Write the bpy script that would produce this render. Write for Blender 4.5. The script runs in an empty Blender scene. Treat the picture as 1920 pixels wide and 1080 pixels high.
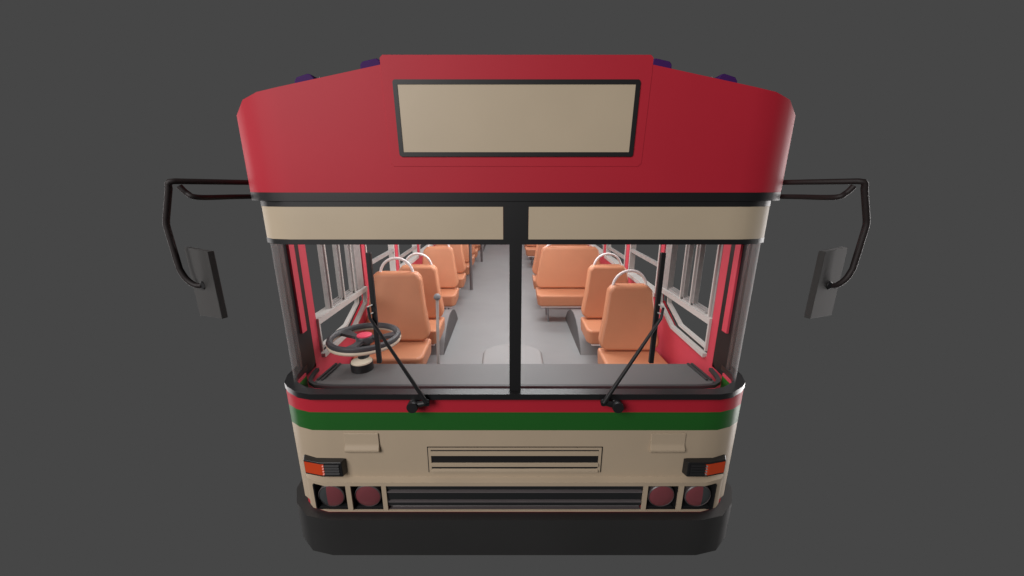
import bpy, bmesh, math
from mathutils import Vector, Matrix
PI = math.pi
scene = bpy.context.scene
col = scene.collection

# ------------------------------------------------------------------ materials
def mat(name, rgb, rough=0.5, spec=0.5, metal=0.0, noise=0.03, nscale=3.0, coat=0.0, emis=None):
    m = bpy.data.materials.new(name); m.use_nodes = True
    nt = m.node_tree; b = nt.nodes['Principled BSDF']
    b.inputs['Roughness'].default_value = rough
    b.inputs['Specular IOR Level'].default_value = spec
    b.inputs['Metallic'].default_value = metal
    if coat: b.inputs['Coat Weight'].default_value = coat; b.inputs['Coat Roughness'].default_value = 0.3
    tc = nt.nodes.new('ShaderNodeTexCoord'); nz = nt.nodes.new('ShaderNodeTexNoise')
    nz.inputs['Scale'].default_value = nscale; nz.inputs['Detail'].default_value = 3
    nt.links.new(tc.outputs['Object'], nz.inputs['Vector'])
    rp = nt.nodes.new('ShaderNodeValToRGB')
    rp.color_ramp.elements[0].position = 0.3; rp.color_ramp.elements[1].position = 0.7
    rp.color_ramp.elements[0].color = tuple(c*(1-noise) for c in rgb)+(1,)
    rp.color_ramp.elements[1].color = tuple(min(1, c*(1+noise)) for c in rgb)+(1,)
    nt.links.new(nz.outputs['Fac'], rp.inputs['Fac'])
    nt.links.new(rp.outputs['Color'], b.inputs['Base Color'])
    return m

M = {}
M['red'] = mat('red_paint', (0.45, 0.012, 0.029), 0.62, spec=0.42)
M['red_in'] = mat('red_inner_lining', (0.56, 0.052, 0.082), 0.55)
M['green'] = mat('green_paint', (0.010, 0.110, 0.012), 0.5)
M['cream'] = mat('cream_paint', (0.47, 0.375, 0.27), 0.5)
M['sign'] = mat('cream_sign_cloth', (0.50, 0.41, 0.295), 0.5)
M['black'] = mat('black_rubber', (0.007, 0.007, 0.008), 0.5)
M['bump'] = mat('black_bumper_plastic', (0.018, 0.0178, 0.0178), 0.55, spec=0.8, noise=0.12, nscale=2)
M['blackgl'] = mat('black_trim_plastic', (0.012, 0.012, 0.013), 0.33)
M['arm'] = mat('mirror_arm_paint', (0.016, 0.011, 0.011), 0.6, spec=0.35)
M['mir'] = mat('mirror_back_plastic', (0.036, 0.035, 0.034), 0.7, spec=0.3)
M['mirgl'] = mat('mirror_silvering', (0.6, 0.6, 0.6), 0.05, metal=1)
M['dash'] = mat('dark_grey_dashboard', (0.115, 0.113, 0.112), 0.5)
M['dashrim'] = mat('dash_rim_rubber', (0.035, 0.035, 0.036), 0.5)
M['floor'] = mat('grey_vinyl_floor', (0.262, 0.268, 0.268), 0.55, noise=0.04)
M['arch'] = mat('wheel_arch_grey', (0.235, 0.235, 0.235), 0.55)
M['archend'] = mat('wheel_arch_end_grey', (0.10, 0.10, 0.10), 0.6)
M['mound'] = mat('engine_cover_grey', (0.265, 0.265, 0.262), 0.5)
M['seat'] = mat('tan_leatherette', (0.575, 0.245, 0.128), 0.5, noise=0.03, nscale=6)
M['white'] = mat('white_tube_enamel', (0.85, 0.80, 0.78), 0.4)
M['frame'] = mat('pale_aluminium_frame', (0.50, 0.475, 0.45), 0.5)
M['slider'] = mat('grey_brushed_aluminium', (0.30, 0.285, 0.275), 0.5, noise=0.1, nscale=30)
M['leg'] = mat('grey_steel', (0.25, 0.26, 0.27), 0.4)
M['pole'] = mat('dark_grey_pole', (0.16, 0.15, 0.15), 0.4)
M['wheelgrey'] = mat('steering_dark_grey', (0.055, 0.058, 0.062), 0.45)
M['hub'] = mat('pink_red_hub', (0.75, 0.07, 0.13), 0.5)
M['ivory'] = mat('ivory_plastic', (0.62, 0.54, 0.42), 0.5)
M['purple'] = mat('purple_lamp_plastic', (0.045, 0.010, 0.10), 0.7, spec=0.2)
M['ceil'] = mat('neutral_bounce_pale', (0.6, 0.6, 0.6), 0.7)  # pale to keep red bounce out of the cabin light
M['orange'] = mat('orange_indicator_lens', (0.62, 0.06, 0.012), 0.35)
M['lens'] = mat('headlight_see_through_red', (0.185, 0.047, 0.056), 0.3, noise=0.06)  # red interior showing through clear glass, painted into the lens colour
M['lensgrey'] = mat('headlight_see_through_grey', (0.05, 0.055, 0.057), 0.25)  # grey backdrop showing through the glass, painted on the outer lens part
M['lensrim'] = mat('headlight_rim', (0.10, 0.085, 0.088), 0.35)
M['slat'] = mat('grille_slat_dark_grey', (0.014, 0.015, 0.016), 0.45)
M['slatsheen'] = mat('grille_sheen_grey', (0.13, 0.115, 0.118), 0.4)  # grey sheen on the slat tops, painted as a lighter colour
M['chrome'] = mat('worn_chrome', (0.5, 0.48, 0.48), 0.3, metal=0.6)
M['dark'] = mat('dark_recess', (0.006, 0.006, 0.007), 0.6)
M['tyre'] = mat('tyre_rubber', (0.02, 0.02, 0.02), 0.7)

def glass_mat():
    m = bpy.data.materials.new('thin_glass'); m.use_nodes = True
    nt = m.node_tree; nt.nodes.clear()
    o = nt.nodes.new('ShaderNodeOutputMaterial'); t = nt.nodes.new('ShaderNodeBsdfTransparent')
    t.inputs['Color'].default_value = (0.97, 0.97, 0.97, 1)
    g = nt.nodes.new('ShaderNodeBsdfGlossy'); g.inputs['Roughness'].default_value = 0.5
    fr = nt.nodes.new('ShaderNodeFresnel'); fr.inputs['IOR'].default_value = 1.12
    mx = nt.nodes.new('ShaderNodeMixShader')
    mu = nt.nodes.new('ShaderNodeMath'); mu.operation = 'MULTIPLY'; mu.inputs[1].default_value = .16
    nt.links.new(fr.outputs[0], mu.inputs[0]); nt.links.new(mu.outputs[0], mx.inputs[0]); nt.links.new(t.outputs[0], mx.inputs[1])
    nt.links.new(g.outputs[0], mx.inputs[2]); nt.links.new(mx.outputs[0], o.inputs['Surface'])
    return m
M['glass'] = glass_mat()

# ------------------------------------------------------------------ helpers
def link(name, bm, m, parent=None, smooth=None, bevel=None, seg=2, mats=None):
    bmesh.ops.recalc_face_normals(bm, faces=bm.faces)
    me = bpy.data.meshes.new(name); bm.to_mesh(me); bm.free()
    o = bpy.data.objects.new(name, me); col.objects.link(o)
    for x in (mats or [m]): me.materials.append(M[x] if isinstance(x, str) else x)
    if smooth is not None:
        for p in me.polygons: p.use_smooth = True
        if hasattr(me, 'set_sharp_from_angle'): me.set_sharp_from_angle(angle=math.radians(smooth))
    if bevel:
        b = o.modifiers.new('bevel', 'BEVEL'); b.width = bevel; b.segments = seg
        b.limit_method = 'ANGLE'; b.angle_limit = math.radians(35)
        for p in me.polygons: p.use_smooth = True
        w = o.modifiers.new('wn', 'WEIGHTED_NORMAL'); w.keep_sharp = True
    if parent: o.parent = parent
    return o

def box(bm, x0, x1, y0, y1, z0, z1, mi=0):
    if x0 > x1: x0, x1 = x1, x0
    v = [bm.verts.new((x, y, z)) for z in (z0, z1) for y in (y0, y1) for x in (x0, x1)]
    for f in ((0,2,3,1),(4,5,7,6),(0,1,5,4),(2,6,7,3),(0,4,6,2),(1,3,7,5)):
        fc = bm.faces.new([v[i] for i in f]); fc.material_index = mi
    return v

def prism(bm, pts, axis, a0, a1):
    """extrude 2d polygon along axis between a0 and a1; pts are the two other coords in xyz order"""
    def co(p, a):
        if axis == 'x': return (a, p[0], p[1])
        if axis == 'y': return (p[0], a, p[1])
        return (p[0], p[1], a)
    A = [bm.verts.new(co(p, a0)) for p in pts]; B = [bm.verts.new(co(p, a1)) for p in pts]
    n = len(pts)
    bm.faces.new(A); bm.faces.new(B[::-1])
    for i in range(n): bm.faces.new((A[i], A[(i+1) % n], B[(i+1) % n], B[i]))

def tube(bm, pts, r, n=10, closed=False):
    pts = [Vector(p) for p in pts]; rings = []
    N = len(pts)
    ref = None
    for i, p in enumerate(pts):
        if closed: d = (pts[(i+1) % N]-pts[i-1]).normalized()
        else:
            d = Vector()
            if i > 0: d += (p-pts[i-1]).normalized()
            if i < N-1: d += (pts[i+1]-p).normalized()
            d.normalize()
        if ref is None:
            ref = Vector((0, 0, 1)) if abs(d.z) < 0.9 else Vector((0, 1, 0))
        u = d.cross(ref).normalized(); w = u.cross(d).normalized(); ref = w
        rr = r[i] if isinstance(r, (list, tuple)) else r
        rings.append([bm.verts.new(p+u*math.cos(2*PI*k/n)*rr+w*math.sin(2*PI*k/n)*rr) for k in range(n)])
    M_ = N if closed else N-1
    for i in range(M_):
        a = rings[i]; b = rings[(i+1) % N]
        for k in range(n): bm.faces.new((a[k], a[(k+1) % n], b[(k+1) % n], b[k]))
    if not closed:
        bm.faces.new(rings[0][::-1]); bm.faces.new(rings[-1])

def arc(c, r, a0, a1, n, plane='xy', h=0):
    out = []
    for i in range(n+1):
        a = a0+(a1-a0)*i/n
        out.append((c[0]+r*math.cos(a), c[1]+r*math.sin(a)))
    return out

def lathe(bm, prof, c, ax=Vector((0, 0, 1)), n=32):
    """prof: (r, h) list along axis ax from centre c"""
    ax = Vector(ax).normalized(); t = Vector((1, 0, 0)) if abs(ax.x) < 0.8 else Vector((0, 1, 0))
    u = ax.cross(t).normalized(); w = ax.cross(u); c = Vector(c)
    rings = [[bm.verts.new(c+ax*h+(u*math.cos(2*PI*k/n)+w*math.sin(2*PI*k/n))*max(r, 1e-4)) for k in range(n)] for r, h in prof]
    for a, b in zip(rings, rings[1:]):
        for k in range(n): bm.faces.new((a[k], a[(k+1) % n], b[(k+1) % n], b[k]))
    bm.faces.new(rings[0][::-1]); bm.faces.new(rings[-1])

def mirror_outline(half):
    """half outline from x=0 outwards (x>=0) -> full from left end to right end"""
    L = [(-x, y) for x, y in half[::-1] if x > 1e-6]
    return L+[(x, y) for x, y in half]

def inset(pl, d):
    """offset an open polyline inwards (towards +Y / centre) by d"""
    out = []
    n = len(pl)
    for i, p in enumerate(pl):
        nx = ny = 0.0
        segs = []
        if i > 0: segs.append((p[0]-pl[i-1][0], p[1]-pl[i-1][1]))
        if i < n-1: segs.append((pl[i+1][0]-p[0], pl[i+1][1]-p[1]))
        ns = []
        for dx, dy in segs:
            l = math.hypot(dx, dy) or 1
            ns.append((-dy/l, dx/l))
        nx = sum(a for a, _ in ns); ny = sum(b for _, b in ns); l = math.hypot(nx, ny)
        nx /= l; ny /= l
        k = 1/max(0.5, nx*ns[0][0]+ny*ns[0][1])
        out.append((p[0]+nx*d*k, p[1]+ny*d*k))
    return out

def wall(bm, pl, z0, z1, th=0.025):
    """solid wall swept along plan polyline pl (left to right round the front)"""
    inn = inset(pl, th)
    f0 = z0 if callable(z0) else (lambda x, y: z0)
    f1 = z1 if callable(z1) else (lambda x, y: z1)
    R = []
    for (a, b) in zip(pl, inn):
        R.append([bm.verts.new((a[0], a[1], f0(*a))), bm.verts.new((a[0], a[1], f1(*a))),
                  bm.verts.new((b[0], b[1], f1(*a))), bm.verts.new((b[0], b[1], f0(*a)))])
    for p, q in zip(R, R[1:]):
        for k in range(4): bm.faces.new((p[k], p[(k+1) % 4], q[(k+1) % 4], q[k]))
    bm.faces.new(R[0][::-1]); bm.faces.new(R[-1])

def label(o, s): o['label'] = s; return o
def rrect(cx, cz, w, h, r, n=5):
    pts = []
    for sx, sz, a0 in ((1, 1, 0), (-1, 1, PI/2), (-1, -1, PI), (1, -1, 1.5*PI)):
        for i in range(n+1):
            a = a0+PI/2*i/n
            pts.append((cx+sx*(w/2-r)+r*math.cos(a), cz+sz*(h/2-r)+r*math.sin(a)))
    return pts

# ------------------------------------------------------------------ the bus
bus = bpy.data.objects.new('bus', None); col.objects.link(bus)
bus.location = (0, 1.5, 0)
bus['label'] = 'red, green and cream passenger bus seen from the front with a blank cream destination board'
bus['category'] = 'bus'
bpy.context.view_layer.update()
def part(name, bm, m, parent=None, **k):
    """all meshes are written in world coordinates; keep them there under the bus"""
    o = link(name, bm, m, None, **k)
    p = parent or bus
    o.parent = p
    o.matrix_parent_inverse = p.matrix_world.inverted() if p is bus else Matrix.Identity(4)
    if p is not bus:   # sub-part: parent mesh sits at bus inverse * bus = identity
        o.matrix_parent_inverse = Matrix.Identity(4)
    return o
B = bmesh.new
END = 11.6
FR = [(0, 1.56), (.5, 1.56), (.90, 1.56), (.985, 1.562), (1.06, 1.588), (1.122, 1.63), (1.15, 1.71)]
SIDE = [(1.165, 1.86), (1.165, END)]
BODY = mirror_outline(FR+SIDE)
FRONT = mirror_outline(FR+[(1.165, 1.86)])
GL = mirror_outline([(0, 1.565), (.5, 1.565), (.88, 1.565), (.945, 1.565), (1.03, 1.583), (1.087, 1.63), (1.112, 1.69), (1.122, 1.74), (1.126, 1.782)])

# --- lower front and the painted bands
cream = B()
def cream_bot(x, y): return .975 if y < 1.60 and abs(x) < 1.03 else .767
wall(cream, FRONT, .975, 1.247, .02)
for s in (-1, 1):       # corner cheeks below
    pl = [(s*1.035, 1.578), (s*1.06, 1.588), (s*1.122, 1.63), (s*1.15, 1.71), (s*1.165, 1.86)]
    if s < 0: pl = pl[::-1]
    wall(cream, pl, .79, .9749, .02)
front_panel = part('front_panel', cream, 'cream', smooth=50)
b = B(); wall(b, mirror_outline([(0, 1.5475), (.5, 1.5475), (.96, 1.5475), (1.043, 1.571), (1.10, 1.615), (1.135, 1.68), (1.15, 1.86)]), .766, .7895, .02)
part('red_sill_strip', b, 'red', smooth=50)
b = B(); wall(b, FRONT, 1.2471, 1.347, .02); part('green_stripe', b, 'green', smooth=50)
b = B(); wall(b, FRONT, 1.3471, 1.4285, .02); part('red_stripe', b, 'red', smooth=50)
# side bodywork (outer skin)
for s in (-1, 1):
    xo, xi = s*1.165, s*1.145
    for nm, z0, z1, m in (('cream_side_panel', .535, 1.247, 'cream'), ('green_side_stripe', 1.2471, 1.347, 'green')):
        b = B()
        segs = [(1.8605, 3.05), (4.35, 8.55), (9.95, END)] if z0 < 1 else [(1.8605, END)]
        for y0, y1 in segs: box(b, xo, xi, y0, y1, z0, z1)
        if z0 < 1:
            for c in (3.7, 9.25):       # arch surround over each wheel
                pts = [(c-.65, 1.247), (c-.65, .5)]+[(c-.60*math.cos(a), .5+.60*math.sin(a)) for a in [PI*i/16 for i in range(17)]]+[(c+.65, .5), (c+.65, 1.247)]
                if c > 9: pts = [(c-.70, 1.247), (c-.70, .5)]+pts[2:-2]+[(c+.70, .5), (c+.70, 1.247)]
                if c < 9: pts[0] = (3.05, 1.247); pts[1] = (3.05, .535); pts[-1] = (4.35, 1.247); pts[-2] = (4.35, .535)
                prism(b, pts, 'x', xi, xo)
        part(nm, b, m)
    b = B()     # red band below the windows, dropping under the front quarter light
    prism(b, [(1.8605, 1.3471), (END, 1.3471), (END, 1.535), (2.78, 1.535), (2.72, 1.535), (2.49, 1.415), (1.985, 1.415), (1.8605, 1.415)], 'x', xi, xo)
    part('red_side_panel', b, 'red')
    b = B(); box(b, xo, xi, 1.8605, END, 2.28, 2.56); part('red_cant_rail', b, 'red')

# --- lower frame holding headlamps and grille
fr = B()
FP = mirror_outline([(0, 1.53), (.5, 1.53), (.95, 1.53), (1.04, 1.5555), (1.066, 1.5775)])
def bar(bm, pl, z0, z1, zt=None, dep=.035):
    # bar whose top face rises backwards to the body
    zt = z1 if zt is None else zt
    R = []
    inn = [(x, y+dep) for x, y in pl]
    for a, c in zip(pl, inn):
        R.append([bm.verts.new((a[0], a[1], z0)), bm.verts.new((a[0], a[1], z1)), bm.verts.new((c[0], c[1], zt)), bm.verts.new((c[0], c[1], z0))])
    for p, q in zip(R, R[1:]):
        for k in range(4): bm.faces.new((p[k], p[(k+1) % 4], q[(k+1) % 4], q[k]))
    bm.faces.new(R[0][::-1]); bm.faces.new(R[-1])
bar(fr, FP, .945, .966, .979)
bar(fr, FP, .786, .7945, dep=.007)
for s in (-1, 1):
    for x0, x1, dy in ((.645, .668, 0), (.823, .848, 0)):
        box(fr, s*x0, s*x1, 1.5302+dy, 1.538, .7946, .9449)
    pl = [(s*1.012, 1.548), (s*1.04, 1.556), (s*1.066, 1.578), (s*1.078, 1.602)]
    R = []
    for x, y in pl: R.append([fr.verts.new((x, y, .7946)), fr.verts.new((x, y, .9449)), fr.verts.new((x, y+.008, .9449)), fr.verts.new((x, y+.008, .7946))])
    for p, q in zip(R, R[1:]):
        for k in range(4): fr.faces.new((p[k], p[(k+1) % 4], q[(k+1) % 4], q[k]))
    fr.faces.new(R[0][::-1]); fr.faces.new(R[-1])
lamp_frame = part('headlight_frame', fr, 'cream', smooth=40)

# --- headlights
def headlight(x0, x1, cx, outer, s):
    b = B()
    box(b, s*x0, s*x1, 1.585, 1.63, .7925, .9445)                      # back plate
    for a, c in ((x0-.006, x0), (x1, x1+.006)): box(b, s*a, s*c, 1.5395, 1.62, .7956, .9445)
    box(b, s*x0, s*x1, 1.5385, 1.5849, .792, .7955)
    h = part('headlight', b, 'dark')
    b = B(); lathe(b, [(.067, -.013), (.067, .022), (.063, .026), (.063, .020)], (s*cx, 1.571, .867), (0, -1, 0), 40)
    part('headlight_rim', b, 'lensrim', h, smooth=40)
    b = B()
    lathe(b, [(.0628, -.013), (.0628, .022), (.052, .0265), (.03, .0295), (.0001, .030)], (s*cx, 1.571, .867), (0, -1, 0), 48)
    bmesh.ops.remove_doubles(b, verts=b.verts, dist=1e-5)
    if outer:
        geom = b.verts[:]+b.edges[:]+b.faces[:]
        bmesh.ops.bisect_plane(b, geom=geom, plane_co=(s*(cx+.020), 0, 0), plane_no=(1, 0, 0))
        for f in b.faces:
            if s*f.calc_center_median().x > cx+.020: f.material_index = 1
    part('headlight_lens', b, None, h, smooth=60, mats=['lens', 'lensgrey'])
    b = B(); box(b, s*(x0+.004), s*(x1-.01), 1.548, 1.5845, .7958, .800)
    part('lamp_shelf', b, 'slat', h)
    return h
for s in (-1, 1):
    headlight(.670, .822, .748, False, s)
    headlight(.850, 1.010, .934, True, s)

# --- radiator grille
g = B(); box(g, -.644, .644, 1.60, 1.61, .80, .955)
gr = part('radiator_grille', g, 'dark')
for z0, z1, y0 in ((.917, .938, 1.535), (.855, .899, 1.535), (.816, .839, 1.535)):
    b = B(); box(b, -.6435, .6435, y0+.004, 1.585, z0, z1, 0)
    box(b, -.6435, .6435, y0, 1.578, z1+.0003, z1+.006, 1)  # top layer carrying the painted sheen
    part('slat', b, None, gr, mats=['slat', 'slatsheen'])
b = B(); box(b, -.6435, .6435, 1.5385, 1.5989, .792, .7955); part('grille_ledge', b, 'lensrim', gr)
b = B(); box(b, -.6435, .6435, 1.556, 1.562, .7956, .8005); part('grille_trim', b, 'chrome', gr)
b = B(); box(b, -.6435, .6435, 1.54, 1.59, .947, .953); part('grille_ledge', b, 'slatsheen', gr)

# --- upper air vent
b = B(); box(b, -.432, .432, 1.5565, 1.562, 1.005, 1.154)
vent = part('air_vent', b, 'dark')
b = B()
box(b, -.427, .427, 1.553, 1.5575, 1.140, 1.1515)
box(b, -.427, .427, 1.553, 1.5575, 1.008, 1.0115)
for s in (-1, 1): box(b, s*.427, s*.414, 1.5531, 1.5575, 1.0116, 1.1399)
part('vent_surround', b, 'cream', vent)
for z0, z1, y0, zt in ((1.106, 1.131, 1.552, 1.131), (1.0474, 1.0594, 1.545, 1.063), (1.0117, 1.0214, 1.545, 1.028)):
    b = B(); prism(b, [(y0, z0), (y0, z1), (1.558, zt), (1.558, z0)], 'x', -.4138, .4138); part('slat', b, 'cream', vent)

# --- cream flaps
for s in (-1, 1):
    b = B()
    pts = [(1.559, 1.233), (1.559, 1.126), (1.550, 1.127), (1.544, 1.132), (1.541, 1.141), (1.5425, 1.150), (1.550, 1.163), (1.5535, 1.178), (1.5535, 1.233)]
    prism(b, pts, 'x', s*.664, s*.832)
    part('front_flap', b, 'cream', bevel=.006, seg=3)

# --- indicators
for s in (-1, 1):
    def strip(bm, pl, z0, z1, dep):
        R = []
        for x, y in pl: R.append([bm.verts.new((s*x, y, z0)), bm.verts.new((s*x, y, z1)), bm.verts.new((s*x, y+dep, z1)), bm.verts.new((s*x, y+dep, z0))])
        for p, q in zip(R, R[1:]):
            for k in range(4): bm.faces.new((p[k], p[(k+1) % 4], q[(k+1) % 4], q[k]))
        bm.faces.new(R[0][::-1]); bm.faces.new(R[-1])
    b = B()
    prism(b, [(s*.838, 1.559), (s*.850, 1.527), (s*.952, 1.527), (s*1.045, 1.548), (s*1.062, 1.585), (s*1.04, 1.60)], 'z', 1.003, 1.087)
    ind = part('indicator_light', b, 'blackgl', bevel=.004)
    b = B(); strip(b, [(.936, 1.5235), (.952, 1.5235), (1.041, 1.5445)], 1.016, 1.078, .01)
    part('indicator_lens', b, 'orange', ind)
    for k in range(4):
        b = B(); z = 1.016+k*.0155
        prism(b, [(1.5265, z), (1.519, z+.006), (1.5265, z+.012)], 'x', s*.862, s*.9352)
        part('rib', b, 'dark', ind)
        b = B(); prism(b, [(1.524, z), (1.5185, z+.006), (1.524, z+.012)], 'x', s*.9355, s*.943); part('rib', b, 'orange' if s < 0 else 'chrome', ind)

# --- bumper
BP = mirror_outline([(0, 1.50), (.5, 1.50), (.86, 1.50), (.945, 1.50), (1.063, 1.526), (1.158, 1.606), (1.213, 1.706), (1.225, 1.86), (1.225, 2.6)])
b = B(); wall(b, BP, .535, .765, .11)
bumper = part('bumper', b, 'bump', smooth=50)

# --- windscreen ledge (rubber trim)
LP = mirror_outline([(0, 1.537), (.5, 1.537), (.88, 1.537), (.956, 1.537), (1.023, 1.555), (1.097, 1.605), (1.135, 1.645), (1.163, 1.72), (1.172, 1.86)])
b = B(); wall(b, LP, 1.4287, 1.458, .05)
part('windscreen_ledge', b, 'blackgl', smooth=50)

# --- header above the windscreen
def ztop(x, y):
    a = abs(x)
    P = [(0, 2.838), (.50, 2.828), (.90, 2.752), (.985, 2.735), (1.06, 2.713), (1.122, 2.664), (1.15, 2.60), (1.165, 2.56)]
    for (x0, z0), (x1, z1) in zip(P, P[1:]):
        if a <= x1: return z0+(z1-z0)*(a-x0)/(x1-x0)
    return P[-1][1]
b = B(); wall(b, FRONT, 2.366, ztop, .03)
part('header_panel', b, 'red', smooth=40)
b = B(); wall(b, FRONT, 2.332, 2.3658, .04); part('header_lip', b, 'black', smooth=50)
# roof
prof = [(0, 2.838), (.50, 2.828), (.90, 2.752), (.985, 2.735), (1.06, 2.713), (1.122, 2.664), (1.150, 2.60), (1.165, 2.561)]
full = [(-x, z) for x, z in prof[::-1] if x > 0]+prof
low = [(x*.965, z-.03) for x, z in full]
b = B()
A0 = [b.verts.new((x, 1.60 if abs(x) < 1.0 else (1.64 if abs(x) < 1.1 else 1.86), z-.004)) for x, z in full]
A1 = [b.verts.new((x, END, z-.004)) for x, z in full]
C0 = [b.verts.new((x, 1.60 if abs(x) < 1.0 else (1.64 if abs(x) < 1.1 else 1.86), z-.004)) for x, z in low]
C1 = [b.verts.new((x, END, z-.004)) for x, z in low]
for i in range(len(full)-1):
    b.faces.new((A0[i], A0[i+1], A1[i+1], A1[i])); b.faces.new((C0[i], C0[i+1], C1[i+1], C1[i]))
    b.faces.new((A0[i], A0[i+1], C0[i+1], C0[i])); b.faces.new((A1[i], A1[i+1], C1[i+1], C1[i]))
b.faces.new((A0[0], A1[0], C1[0], C0[0])); b.faces.new((A0[-1], A1[-1], C1[-1], C0[-1]))
part('roof', b, 'red', smooth=40)
b = B(); prism(b, [(x*.955, z-.036) for x, z in full]+[(x*.955, z-.044) for x, z in full[::-1]], 'y', 1.87, END-.02); part('bounce_ceiling', b, 'ceil', smooth=40)  # unseen pale lining added to neutralise the light bounced inside
# raised destination board housing
b = B()
pts = [(-.485, 2.466), (.485, 2.466), (.497, 2.478), (.507, 2.80), (.507, 2.849), (.497, 2.859), (-.497, 2.859), (-.507, 2.849), (-.507, 2.80), (-.497, 2.478)]
prism(b, pts, 'y', 1.5585, 1.78)
sign = part('destination_board', b, 'red', bevel=.0012)
def ring(bm, P0, P1, y0, y1):
    a = [[bm.verts.new((x, y, z)) for x, z in P] for P in (P0, P1) for y in (y0, y1)]
    n = len(P0)
    for i in range(n):
        j = (i+1) % n
        bm.faces.new((a[0][i], a[0][j], a[2][j], a[2][i])); bm.faces.new((a[1][i], a[3][i], a[3][j], a[1][j]))
        bm.faces.new((a[0][i], a[1][i], a[1][j], a[0][j])); bm.faces.new((a[2][i], a[2][j], a[3][j], a[3][i]))
def trap(w0, w1, z0, z1, r, n=4):
    pts = []
    for sx, z, w, a0, sz in ((1, z1, w1, 0, -1), (-1, z1, w1, PI/2, -1), (-1, z0, w0, PI, 1), (1, z0, w0, 1.5*PI, 1)):
        for i in range(n+1):
            a = a0+PI/2*i/n
            pts.append((sx*(w-r)+r*math.cos(a), z+sz*r+r*math.sin(a)))
    return pts
b = B(); ring(b, trap(.459, .465, 2.503, 2.776, .010), trap(.4425, .4480, 2.5195, 2.7595, .0015), 1.5535, 1.5584)
part('sign_frame', b, 'black', sign)
b = B(); prism(b, trap(.4424, .4479, 2.5196, 2.7594, .0014), 'y', 1.5555, 1.5584); part('sign_face', b, 'sign', sign)
# roof marker lamps
for s in (-1, 1):
    for cx, cz in ((.858, 2.795), (.590, 2.847)):
        b = B()
        tilt = -s*.2
        pts = [(-.048, -.04), (-.046, .018), (-.034, .030), (.010, .034), (.026, .028), (.046, -.002), (.050, -.04)] if cx > .7 else [(-.04, -.04), (-.04, .024), (-.030, .034), (.03, .034), (.045, .020), (.048, -.04)]
        q = []
        for x, z in pts:
            x = -x
            xx = s*cx+s*x*1.0; zz = cz+z-.0-(.20*x)*1.0
            q.append((xx, zz))
        prism(b, q, 'y', 1.69, 1.79)
        lm = part('roof_lamp', b, 'purple', bevel=.006)
        if cx > .7:
            b = B(); lathe(b, [(.006, 0), (.0055, .006), (.001, .014)], (s*.800, 1.70, 2.808), (0, -.2, 1), 10); part('lamp_bolt', b, 'pole', lm)

# --- windscreen frame, panes, visor strips
b = B(); wall(b, GL, 2.309, 2.3318, .03)
wall(b, GL, 2.153, 2.1748, .03)
box(b, -.0525, .0525, 1.5651, 1.595, 2.1749, 2.3089)
box(b, -.0265, .0265, 1.5651, 1.59, 1.459, 2.1529)
part('windscreen_frame', b, 'black', smooth=50)
for s in (-1, 1):
    half = [p for p in GL if s*p[0] > .1]
    if s > 0: pl = [(.0275, 1.575)]+[(x, y+.01) if abs(x) < 1 else (x-.006, y+.008) for x, y in half]
    else: pl = [(x, y+.01) if abs(x) < 1 else (x+.006, y+.008) for x, y in half]+[(-.0275, 1.575)]
    b = B()
    R = [(b.verts.new((x, y, 1.459)), b.verts.new((x, y, 2.1525))) for x, y in pl]
    for p, q in zip(R, R[1:]): b.faces.new((p[0], q[0], q[1], p[1]))
    part('windscreen_pane', b, 'glass', smooth=80)
    if s > 0: pl2 = [(.053, 1.564)]+[(x, y-.001) for x, y in half if abs(x) < 1.08]+[(1.082, 1.625)]
    else: pl2 = [(-1.082, 1.625)]+[(x, y-.001) for x, y in half if abs(x) < 1.08]+[(-.053, 1.564)]
    b = B(); wall(b, pl2, 2.175, 2.3088, .006)
    part('sun_visor_strip', b, 'sign', smooth=60)
    # glass beyond the visor strip at the corner
    pl3 = [(1.083, 1.628), (1.104, 1.69), (1.114, 1.74), (1.118, 1.78)]
    b = B(); R = [(b.verts.new((s*x, y, 2.176)), b.verts.new((s*x, y, 2.308))) for x, y in pl3]
    for p, q in zip(R, R[1:]): b.faces.new((p[0], q[0], q[1], p[1]))
    part('corner_glass', b, 'glass', smooth=80)

# --- A pillars (rubber-black with a red stripe), inner linings
for s in (-1, 1):
    b = B(); box(b, s*1.12, s*1.132, 1.768, 1.9175, 1.459, 2.33)
    pl = part('front_pillar', b, 'black')
    b = B(); box(b, s*1.108, s*1.1195, 1.818, 1.862, 1.645, 2.33); part('pillar_stripe', b, 'red_in', pl)
    b = B(); box(b, s*1.12, s*1.138, 1.79, 1.9175, 1.405, 1.4589); part('pillar_foot', b, 'black', pl)
    for nm, z0, z1, m in (('inner_green_trim', 1.27, 1.412, 'green'), ('inner_red_trim', 1.4121, 1.4284, 'red_in')):
        q = [(s*1.030, 1.600), (s*1.085, 1.642), (s*1.111, 1.706), (s*1.117, 1.796)]
        b = B(); wall(b, q if s > 0 else q[::-1], z0, z1, .006); part(nm, b, m, smooth=50)

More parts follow.
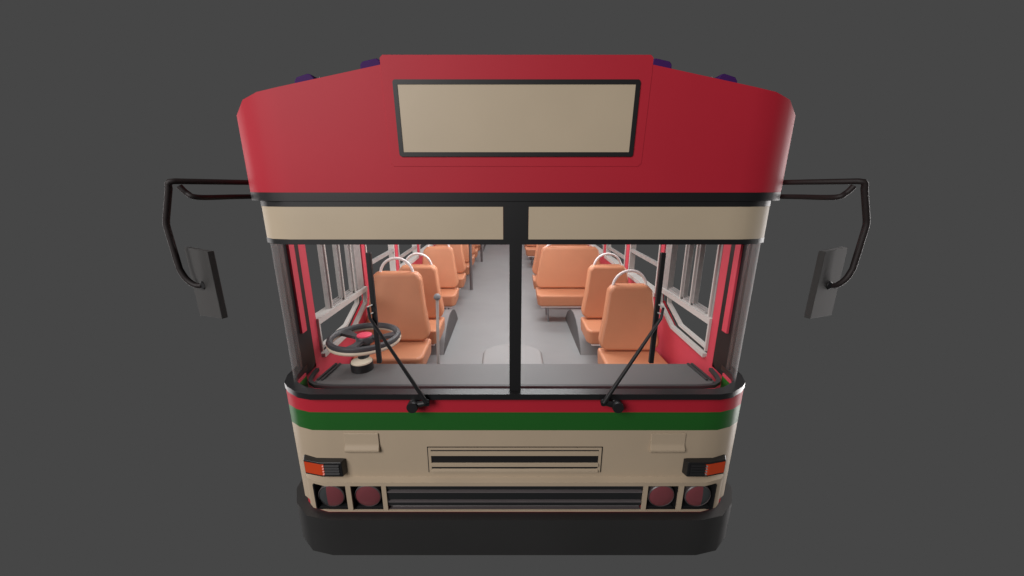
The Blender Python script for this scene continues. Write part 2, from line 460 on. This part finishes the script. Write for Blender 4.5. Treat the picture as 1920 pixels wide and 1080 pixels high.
# --- dashboard
b = B()
D = mirror_outline([(0, 1.722), (.60, 1.722), (.94, 1.722), (1.02, 1.735), (1.05, 1.76), (1.035, 1.955)])
prism(b, D, 'z', 1.05, 1.400)
dash = part('dashboard', b, 'dash')
b = B()
DR = mirror_outline([(0, 1.703), (.60, 1.703), (.94, 1.703), (1.03, 1.715), (1.078, 1.75), (1.098, 1.79), (1.108, 1.84), (1.114, 1.90)])
wall(b, DR, 1.385, 1.4035, .018)
part('dashboard_rim', b, 'dashrim', dash, smooth=50)
b = B()
Ra = [b.verts.new((x, y, 1.4275)) for x, y in mirror_outline([(0, 1.582), (.60, 1.582), (.94, 1.585), (1.02, 1.60)])]
Rb = [b.verts.new((x, y, 1.388)) for x, y in mirror_outline([(0, 1.702), (.60, 1.702), (.94, 1.702), (1.03, 1.712)])]
Rc = [b.verts.new((v.co.x, v.co.y, v.co.z-.02)) for v in Ra]; Rd = [b.verts.new((v.co.x, v.co.y, v.co.z-.02)) for v in Rb]
for i in range(len(Ra)-1):
    b.faces.new((Ra[i], Ra[i+1], Rb[i+1], Rb[i])); b.faces.new((Rc[i], Rc[i+1], Rd[i+1], Rd[i]))
part('cowl', b, 'red_in', dash)
for s in (-1, 1):
    b = B()
    for o_ in (0, .022):
        x0 = 1.005+o_
        v = [(s*(x0+.004), 1.765), (s*(x0+.016), 1.765), (s*x0, 1.950), (s*(x0-.012), 1.950)]
        prism(b, v, 'z', 1.4003, 1.409)
    part('side_vent', b, 'dashrim', dash)

# --- floor, front bulkhead, rear wall, inner linings
b = B(); box(b, -1.12, 1.12, 1.87, END-.02, .80, .85); part('floor', b, 'floor')
b = B(); box(b, -1.164, 1.164, END, END+.03, .535, 2.56); part('rear_panel', b, 'red')
b = B(); box(b, -1.12, 1.12, 1.87, END-.02, .60, .799); part('chassis', b, 'dark')
WIN = []        # window opening ranges (Y) beyond the front one
y = 2.80
pitch = .87
WIN.append((2.80, 3.54)); y = 3.625
while y < END-.9:
    WIN.append((y, y+pitch-.085)); y += pitch
for s in (-1, 1):
    b = B()
    poly = [(1.905, .85), (END-.02, .85), (END-.02, 1.545), (2.83, 1.545), (2.715, 1.535), (2.48, 1.425), (1.985, 1.425), (1.985, 2.33), (1.918, 2.33), (1.918, 1.44), (1.905, 1.42), (1.87, 1.40), (1.80, 1.375), (1.80, .85)]
    # the corner part: lining down to the floor
    prism(b, poly, 'x', s*1.12, s*1.143)
    box(b, s*1.12, s*1.143, 1.985, END-.02, 2.26, 2.56)
    for (y0, y1) in WIN:
        box(b, s*1.12, s*1.143, y1+.0, y1+.085, 1.545, 2.2599)
    box(b, s*1.12, s*1.143, 2.735, 2.80, 1.5451, 2.2599)
    box(b, s*1.12, s*1.143, WIN[-1][1]+.085, END-.02, 1.545, 2.2599)
    part('inner_lining', b, 'red_in')
    # outer window posts
    for yy in [2.735]+[w[1] for w in WIN]:
        b = B(); box(b, s*1.1451, s*1.1649, yy+.02, yy+.06, 1.5355, 2.2795); part('window_pillar', b, 'red')
    b = B(); box(b, s*1.1451, s*1.1649, 1.8606, 1.96, 1.4156, 2.2795); part('window_pillar', b, 'black')
    b = B(); box(b, s*1.1451, s*1.1649, WIN[-1][1]+.085, END, 1.5355, 2.2795); part('rear_quarter_panel', b, 'red')

# --- side windows
def window(s, y0, y1, z0, z1, rail):
    b = B()
    xi, xo = s*1.108, s*1.185
    box(b, xi, xo, y0, y1, z0-.02, z0+.012)
    box(b, xi, xo, y0, y1, z1-.02, z1)
    box(b, s*1.1125, xo, y0, y0+.018, z0+.0121, z1-.0201)
    box(b, s*1.1255, s*1.178, y1-.022, y1, z0+.0121, z1-.0201)
    w = part('side_window', b, 'frame')
    b = B()
    box(b, s*1.130, s*1.150, y0+.0181, y1-.0221, rail-.016, rail+.016)
    part('window_rail', b, 'slider', w)
    return w
for s in (-1, 1):
    for i, (y0, y1) in enumerate(WIN):
        window(s, y0+.001, y1+.0, 1.565, 2.26, 1.79 if i == 0 else 1.68)
    # front sliding window with a quarter light below
    xi, xo = s*1.106, s*1.175
    mids = B()
    prism(mids, [(1.986, 1.628), (2.734, 1.618), (2.734, 1.652), (1.986, 1.664)], 'x', xi, xo)   # middle sill
    jamb = B(); box(jamb, s*1.1065, s*1.150, 1.9855, 1.999, 1.4651, 1.6279)
    head = B(); box(head, xi, xo, 1.986, 2.734, 2.26, 2.28)
    b = B()
    # outer lower frame band: horizontal then rising
    def band(P, w, x0, x1):
        R = []
        for i in range(len(P)):
            p = Vector(P[i]); d = Vector((0, 0))
            if i > 0: d += (p-Vector(P[i-1])).normalized()
            if i < len(P)-1: d += (Vector(P[i+1])-p).normalized()
            d.normalize(); n = Vector((-d.y, d.x))
            q = p+n*w
            R.append([b.verts.new((x0, p.x, p.y)), b.verts.new((x0, q.x, q.y)), b.verts.new((x1, q.x, q.y)), b.verts.new((x1, p.x, p.y))])
        for p, q in zip(R, R[1:]):
            for k in range(4): b.faces.new((p[k], p[(k+1) % 4], q[(k+1) % 4], q[k]))
        b.faces.new(R[0][::-1]); b.faces.new(R[-1])
    band([(1.9995, 1.420), (2.455, 1.422), (2.70, 1.525), (2.722, 1.615)], .024, s*1.104, s*1.130)
    fw = part('front_side_window', b, 'frame')
    part('middle_sill', mids, 'frame', fw); part('window_jamb', jamb, 'frame', fw); part('window_head', head, 'frame', fw)
    b = B()
    band([(2.000, 1.466), (2.37, 1.470), (2.592, 1.560), (2.605, 1.617)], .016, s*1.122, s*1.150)
    part('quarter_light_frame', b, 'frame', fw)
    b = B()
    band([(2.000, 1.4445), (2.42, 1.447), (2.65, 1.545), (2.665, 1.616)], .012, s*1.136, s*1.142)
    part('quarter_light_seal', b, 'dark', fw)
    bars = [(2.165, 2.2), (2.350, 2.39), (2.520, 2.56)] if s < 0 else [(2.005, 2.075), (2.235, 2.295), (2.375, 2.425)]
    for y0, y1 in bars:
        b = B(); box(b, s*1.128, s*(1.151 if s < 0 else 1.158), y0+.0, y0+.026, 1.6555, 2.2595); part('slider_bar', b, 'slider', fw, bevel=.002)
        b = B(); box(b, s*1.118, s*1.1275, y0+.02, y0+.032, 1.6555, 2.2595); part('slider_edge', b, 'frame', fw)
    b = B(); box(b, s*1.124, s*1.165, 2.605 if s < 0 else 2.62, 2.72, 1.652, 2.2595)
    part('window_jamb', b, 'slider', fw)
    b = B()
    for k in range(3):
        x = 1.128+k*.012
        box(b, s*x, s*(x+.007), 2.19 if s < 0 else 2.08, 2.604, 1.655, 1.672+.006*k)
    part('slider_track', b, 'slider', fw)

# --- wheel arches inside, with wheels below
for s in (-1, 1):
    for c in (3.7, 9.25):
        b = B()
        a0 = math.asin((.8505-.50)/.60)
        pts = [(c+.60*math.cos(a), .50+.60*math.sin(a)) for a in [a0+(PI-2*a0)*i/18 for i in range(19)]]
        prism(b, pts, 'x', s*.6455, s*1.119)
        wa = part('wheel_arch', b, 'arch', smooth=35)
        b = B(); prism(b, pts, 'x', s*.640, s*.6450)
        part('wheel_arch_end', b, 'archend', wa)
        b = B()
        lathe(b, [(.30, 0), (.46, .0), (.50, .03), (.50, .22), (.46, .25), (.30, .25)], (s*.86, c, .50), (s, 0, 0), 40)
        wh = part('wheel', b, 'tyre', smooth=40)
        b = B(); lathe(b, [(.29, .05), (.29, .245), (.26, .245), (.24, .17), (.10, .17), (.09, .23), (.02, .235)], (s*.862, c, .50), (s, 0, 0), 32)
        part('rim', b, 'leg', wh, smooth=40)

# --- engine cover
b = B()
O = [(-.225, 1.96), (.225, 1.96), (.245, 2.3), (.250, 2.90), (.235, 2.955), (.16, 3.03), (.08, 3.07), (0, 3.085), (-.08, 3.07), (-.16, 3.03), (-.235, 2.955), (-.250, 2.90), (-.245, 2.3)]
prism(b, O, 'z', .8505, 1.03)
part('engine_cover', b, 'mound', bevel=.022, seg=4)

# --- seats
def seat(cx, w, yb, z, leg_side, name='passenger_seat', both=False, base=.85):
    """cushion mesh is the seat; backrest, rail, frame, legs are its children. yb = joint of cushion and back"""
    hw = w/2
    b = B()
    y0, y1 = yb-.27, yb+.10
    O = [(cx-hw+.03, y0), (cx+hw-.03, y0), (cx+hw, y0+.05), (cx+hw-.005, y1), (cx-hw+.005, y1), (cx-hw, y0+.05)]
    A = [b.verts.new((x, yy, z-.14)) for x, yy in [(cx+(x-cx)*.96, yy+(.015 if yy < yb else 0)) for x, yy in O]]
    T = [b.verts.new((x, yy, z-.004)) for x, yy in O]
    b.faces.new(A[::-1]); b.faces.new(T)
    for i in range(6): b.faces.new((A[i], A[(i+1) % 6], T[(i+1) % 6], T[i]))
    st = part(name, b, 'seat', bevel=.022, seg=4)
    # backrest
    b = B()
    lean = .20
    h = .475 if name != 'driver_seat' else .505
    top = hw-(.068 if w < .6 else .075)
    mid = hw-.028
    side = [(-hw+.045, 0), (hw-.045, 0), (hw-.005, .035), (hw-.004, .075), (mid-.008, .24), (top+.006, h-.04), (top-.030, h), (-top+.030, h), (-top-.006, h-.04), (-mid+.008, .24), (-hw+.004, .075), (-hw+.005, .035)]
    F = [b.verts.new((cx+x, yb+zz*lean, z+zz+.004)) for x, zz in side]
    K = [b.verts.new((cx+x, yb+zz*lean+.085, z+zz+.012)) for x, zz in side]
    b.faces.new(F); b.faces.new(K[::-1])
    for i in range(len(side)): b.faces.new((F[i], K[i], K[(i+1) % len(side)], F[(i+1) % len(side)]))
    part('backrest', b, 'seat', st, bevel=.026, seg=5)
    # grab rail
    b = B()
    r = .125 if w < .6 else top-.04
    zz = z+h-.03; hh = .14 if w < .6 else .10
    P = [(cx+r*math.cos(a)*1.0, yb+h*lean+.045, zz+hh*max(0, math.sin(a))**.9) for a in [PI*i/20 for i in range(21)]]
    P = [(cx+r, yb+h*lean+.04, zz-.05)]+P+[(cx-r, yb+h*lean+.04, zz-.05)]
    tube(b, P, .0105, 10); part('grab_rail', b, 'white', st, smooth=60)
    # under-frame and legs
    for ya in (y0+.03, y1-.06):
        b = B(); box(b, cx-hw+.05, cx+hw-.05, ya, ya+.025, z-.154, z-.1405); part('seat_rail', b, 'white', st)
    for k, yy in ((0, y0+.045), (1, y1-.05)):
        b = B()
        lx = cx+leg_side*(hw-.13); fx = cx+leg_side*(hw-.145)
        tube(b, [(lx, yy, z-.145), (fx, yy+(.06 if k == 0 else .03), base+.0005)], .0085, 8)
        part('leg', b, 'leg', st, smooth=60)
        if both:
            b = B(); tube(b, [(cx-leg_side*(hw-.08), yy, z-.145), (cx-leg_side*(hw-.08), yy+.03, base+.0005)], .0085, 8); part('leg', b, 'leg', st, smooth=60)
    return st
ds = seat(-.875, .50, 2.596, 1.25, 1, 'driver_seat', both=True)
cs = seat(.865, .45, 2.535, 1.20, -1, 'front_passenger_seat', both=True)
seat(-.865, .475, 3.224, 1.20, 1); seat(.875, .475, 3.224, 1.20, -1)
for yb in (4.256, 5.03, 5.75, 6.45, 7.14, 7.84):
    seat(-.865, .475, yb, 1.20, 1)
for yb in (4.262, 4.93, 7.31, 7.98):
    seat(.690, .815, yb, 1.20, -1, 'bench_seat')
for s in (-1, 1): seat(s*.69, .80, 10.1, 1.20, -s, 'bench_seat')

# --- aisle poles
for y, x in ((5.461, -.603), (7.576, -.596)):
    b = B(); tube(b, [(x, y, .8505), (x, y, 2.79)], .023, 12); pp = part('aisle_pole', b, 'pole', smooth=60)

# --- steering wheel on its column
b = B(); cx, cy, cz = -.863, 2.0, 1.553
R_ = .186
P = []
lathe_prof = [(R_-.017, -.012), (R_-.006, -.022), (R_+.010, -.020), (R_+.017, -.004), (R_+.012, .010), (R_-.004, .014), (R_-.015, .006)]
n = 64; rings = []
for k in range(n):
    a = 2*PI*k/n
    rings.append([b.verts.new((cx+r*math.cos(a), cy+r*math.sin(a), cz+h)) for r, h in lathe_prof])
for k in range(n):
    p, q = rings[k], rings[(k+1) % n]
    for i in range(7): b.faces.new((p[i], p[(i+1) % 7], q[(i+1) % 7], q[i]))
sw = part('steering_wheel', b, 'wheelgrey', smooth=50)
b = B(); P = [(cx+(R_+.004)*math.cos(2*PI*k/64), cy+(R_+.004)*math.sin(2*PI*k/64), cz-.022) for k in range(64)]
tube(b, P, .0135, 8, closed=True); part('wheel_under_rim', b, 'ivory', sw, smooth=60)
for ang in (-100, 20, 150):
    a = math.radians(ang); b = B()
    u = Vector((math.cos(a), math.sin(a), 0)); w = Vector((-u.y, u.x, 0)); c = Vector((cx, cy, cz))
    v = []
    for d, hw, zt in ((.015, .020, -.006), (.09, .017, -.010), (R_-.008, .034, -.004)):
        v.append([b.verts.new(c+u*d+w*sg*hw+Vector((0, 0, zt+hz))) for sg, hz in ((-1, 0), (1, 0), (1, -.018), (-1, -.018))])
    for p, q in zip(v, v[1:]):
        for k in range(4): b.faces.new((p[k], p[(k+1) % 4], q[(k+1) % 4], q[k]))
    b.faces.new(v[0][::-1]); b.faces.new(v[-1])
    part('spoke', b, 'wheelgrey', sw)
b = B(); lathe(b, [(.048, -.035), (.050, -.004), (.046, .004)], (cx, cy, cz), (0, 0, 1), 32); part('hub', b, 'wheelgrey', sw, smooth=40)
b = B(); lathe(b, [(.042, .0042), (.042, .010), (.036, .013), (.0005, .014)], (cx, cy, cz), (0, 0, 1), 32); part('horn_button', b, 'hub', sw, smooth=40)
b = B(); tube(b, [(cx, cy, cz-.03), (-.852, 1.905, 1.405)], .031, 20); part('steering_column', b, 'black', sw, smooth=50)
b = B(); lathe(b, [(.060, 0), (.060, .045)], (-.850, 1.895, 1.4005), (0, 0, 1), 32); part('column_base', b, 'black', dash, smooth=40)
b = B(); lathe(b, [(.057, .0452), (.055, .052), (.031, .053)], (-.850, 1.895, 1.4005), (0, 0, 1), 32); part('column_collar', b, 'ivory', dash, smooth=40)

# --- gear lever
b = B(); tube(b, [(-.512, 2.4, 1.655), (-.530, 2.34, .8505)], .0105, 12); gl = part('gear_lever', b, 'frame', smooth=60)
b = B(); lathe(b, [(.001, -.024), (.014, -.020), (.022, -.010), (.024, 0), (.022, .010), (.014, .020), (.001, .024)], (-.512, 2.4, 1.667), (0, 0, 1), 20)
part('gear_knob', b, 'leg', gl, smooth=60)

# --- wipers
for s in (-1, 1):
    b = B(); ax = Vector((0, -1, .10))
    lathe(b, [(.022, -.01), (.022, .022), (.026, .024), (.026, .027), (.023, .029), (.0265, .033), (.0265, .058), (.024, .062)], (s*.474, 1.562, 1.402), ax, 28)
    wp = part('wiper', b, 'blackgl', smooth=40)
    b = B(); tube(b, [(s*.468, 1.528, 1.408), (s*.409, 1.52, 1.425)], [.016, .012], 12); part('wiper_link', b, 'black', wp, smooth=50)
    b = B(); tube(b, [(s*.409, 1.512, 1.422), (s*.409, 1.530, 1.427)], .0145, 12); part('wiper_knuckle', b, 'black', wp, smooth=50)
    b = B(); tube(b, [(s*.409, 1.515, 1.428), (s*.45, 1.517, 1.505), (s*.632, 1.525, 1.838), (s*.637, 1.528, 1.885)], [.0115, .0095, .0068, .0060], 8); part('wiper_arm', b, 'black', wp, smooth=50)
    b = B(); box(b, s*.608, s*.628, 1.538, 1.556, 1.615, 2.122); part('wiper_blade', b, 'black', wp, bevel=.002)
    for z in (1.852, 1.888):
        b = B(); tube(b, [(s*.640, 1.528, z), (s*.617, 1.53, z+.010)], .0032, 6); part('wiper_clip', b, 'frame', wp, smooth=50)

# --- mirrors
def curve(P, n=6):
    out = []
    P = [Vector(p) for p in P]
    Q = [P[0]]+P+[P[-1]]
    for i in range(1, len(Q)-2):
        for k in range(n):
            t = k/n
            a, b_, c, d = Q[i-1], Q[i], Q[i+1], Q[i+2]
            out.append(0.5*((2*b_)+(-a+c)*t+(2*a-5*b_+4*c-d)*t*t+(-a+3*b_-3*c+d)*t**3))
    out.append(P[-1]); return out
for s in (-1, 1):
    b = B()
    tube(b, [(s*1.155, 1.73, 2.405), (s*1.27, 1.445, 2.409), (s*1.284, 1.437, 2.407), (s*1.291, 1.436, 2.399), (s*1.293, 1.437, 2.385), (s*1.343, 1.45, 2.268), (s*1.347, 1.45, 2.250), (s*1.347, 1.45, 2.232), (s*1.342, 1.45, 2.14)] +
         curve([(s*1.340, 1.45, 2.08), (s*1.322, 1.45, 2.035), (s*1.292, 1.45, 2.008), (s*1.262, 1.45, 2.006)])[1:], .0112, 10)
    mr = part('wing_mirror', b, 'arm', smooth=60)
    b = B(); tube(b, curve([(s*1.155, 1.73, 2.345), (s*1.19, 1.62, 2.347), (s*1.218, 1.47, 2.350), (s*1.245, 1.455, 2.366), (s*1.262, 1.448, 2.392)]), .0105, 10); part('brace', b, 'arm', mr, smooth=60)
    b = B(); lathe(b, [(.018, 0), (.018, .018), (.012, .026)], (s*1.258, 1.468, 2.006), (0, -1, 0), 20); part('mirror_clamp', b, 'black', mr, smooth=50)
    b = B()
    v = [Vector((s*1.345, 1.50, 0)), Vector((s*1.172, 1.40, 0))]
    d = (v[1]-v[0]).normalized(); nrm = Vector((-d.y, d.x, 0))
    if nrm.y < 0: nrm = -nrm
    q = [v[0], v[1], v[1]+nrm*.022, v[0]+nrm*.022]
    lo = [b.verts.new((p.x, p.y, z)) for p, z in zip(q, (1.860, 1.881, 1.881, 1.860))]; hi = [b.verts.new((p.x, p.y, 2.152)) for p in q]
    b.faces.new(lo[::-1]); b.faces.new(hi)
    for i in range(4): b.faces.new((lo[i], lo[(i+1) % 4], hi[(i+1) % 4], hi[i]))
    part('mirror_housing', b, 'mir', mr, bevel=.002)
    b = B()
    q = [v[0]+nrm*.0222+d*.006, v[1]+nrm*.0222-d*.006]
    z0, z1 = 1.886, 2.146
    bvs = [b.verts.new((q[0].x, q[0].y, z0)), b.verts.new((q[1].x, q[1].y, z0)), b.verts.new((q[1].x, q[1].y, z1)), b.verts.new((q[0].x, q[0].y, z1))]
    top = [b.verts.new(x.co+nrm*.002) for x in bvs]
    b.faces.new(bvs); b.faces.new(top[::-1])
    for i in range(4): b.faces.new((bvs[i], bvs[(i+1) % 4], top[(i+1) % 4], top[i]))
    part('mirror_glass', b, 'mirgl', mr)

# ------------------------------------------------------------------ world, lamps, camera
w = bpy.data.worlds.new('World'); scene.world = w; w.use_nodes = True
bg = w.node_tree.nodes['Background']; bg.inputs['Color'].default_value = (.0612, .0612, .0612, 1); bg.inputs['Strength'].default_value = 1.0

def area(name, loc, target, size, power, color=(1, 1, 1), sy=None, spread=None):
    l = bpy.data.lights.new(name, 'AREA'); l.energy = power; l.color = color; l.size = size
    if sy: l.shape = 'RECTANGLE'; l.size_y = sy
    if spread: l.spread = math.radians(spread)
    o = bpy.data.objects.new(name, l); col.objects.link(o); o.location = loc
    o.rotation_euler = (Vector(target)-Vector(loc)).to_track_quat('-Z', 'Y').to_euler()
    return o
area('key_lamp', (-3.9, -3.4, 5.0), (0, 1.6, 1.9), 4.0, 425, (1, .965, .945))
area('rear_right_lamp', (6.4, 4.2, 1.0), (1.1, 1.7, 1.0), 4.0, 470, (1, .96, .95), sy=6.5)
area('rear_left_lamp', (-6.4, 4.2, 1.0), (-1.1, 1.7, 1.0), 4.0, 190, (1, .96, .95), sy=6.5)
for i, (y, p) in enumerate(((2.15, 10), (3.4, 31), (5.2, 24), (7.4, 22), (9.6, 18))):
    area('saloon_fill', (0, y, 2.72), (0, y+.0, 0), 1.5, p, (.96, .99, 1.0), sy=.5)  # added fill lights under the roof to brighten the cabin, no fittings

cam = bpy.data.cameras.new('Camera'); co = bpy.data.objects.new('Camera', cam); col.objects.link(co)
co.location = (-.027, 0, 2.4); co.rotation_euler = (math.radians(90-15.6), 0, 0)
cam.sensor_width = 36; cam.lens = 700/1920*36; cam.shift_x = 5/1920; cam.clip_start = .02; cam.clip_end = 200
scene.camera = co
scene.render.resolution_x = 1024; scene.render.resolution_y = 576
vs = scene.view_settings; vs.view_transform = 'Standard'; vs.look = 'None'; vs.exposure = 0; vs.gamma = 1
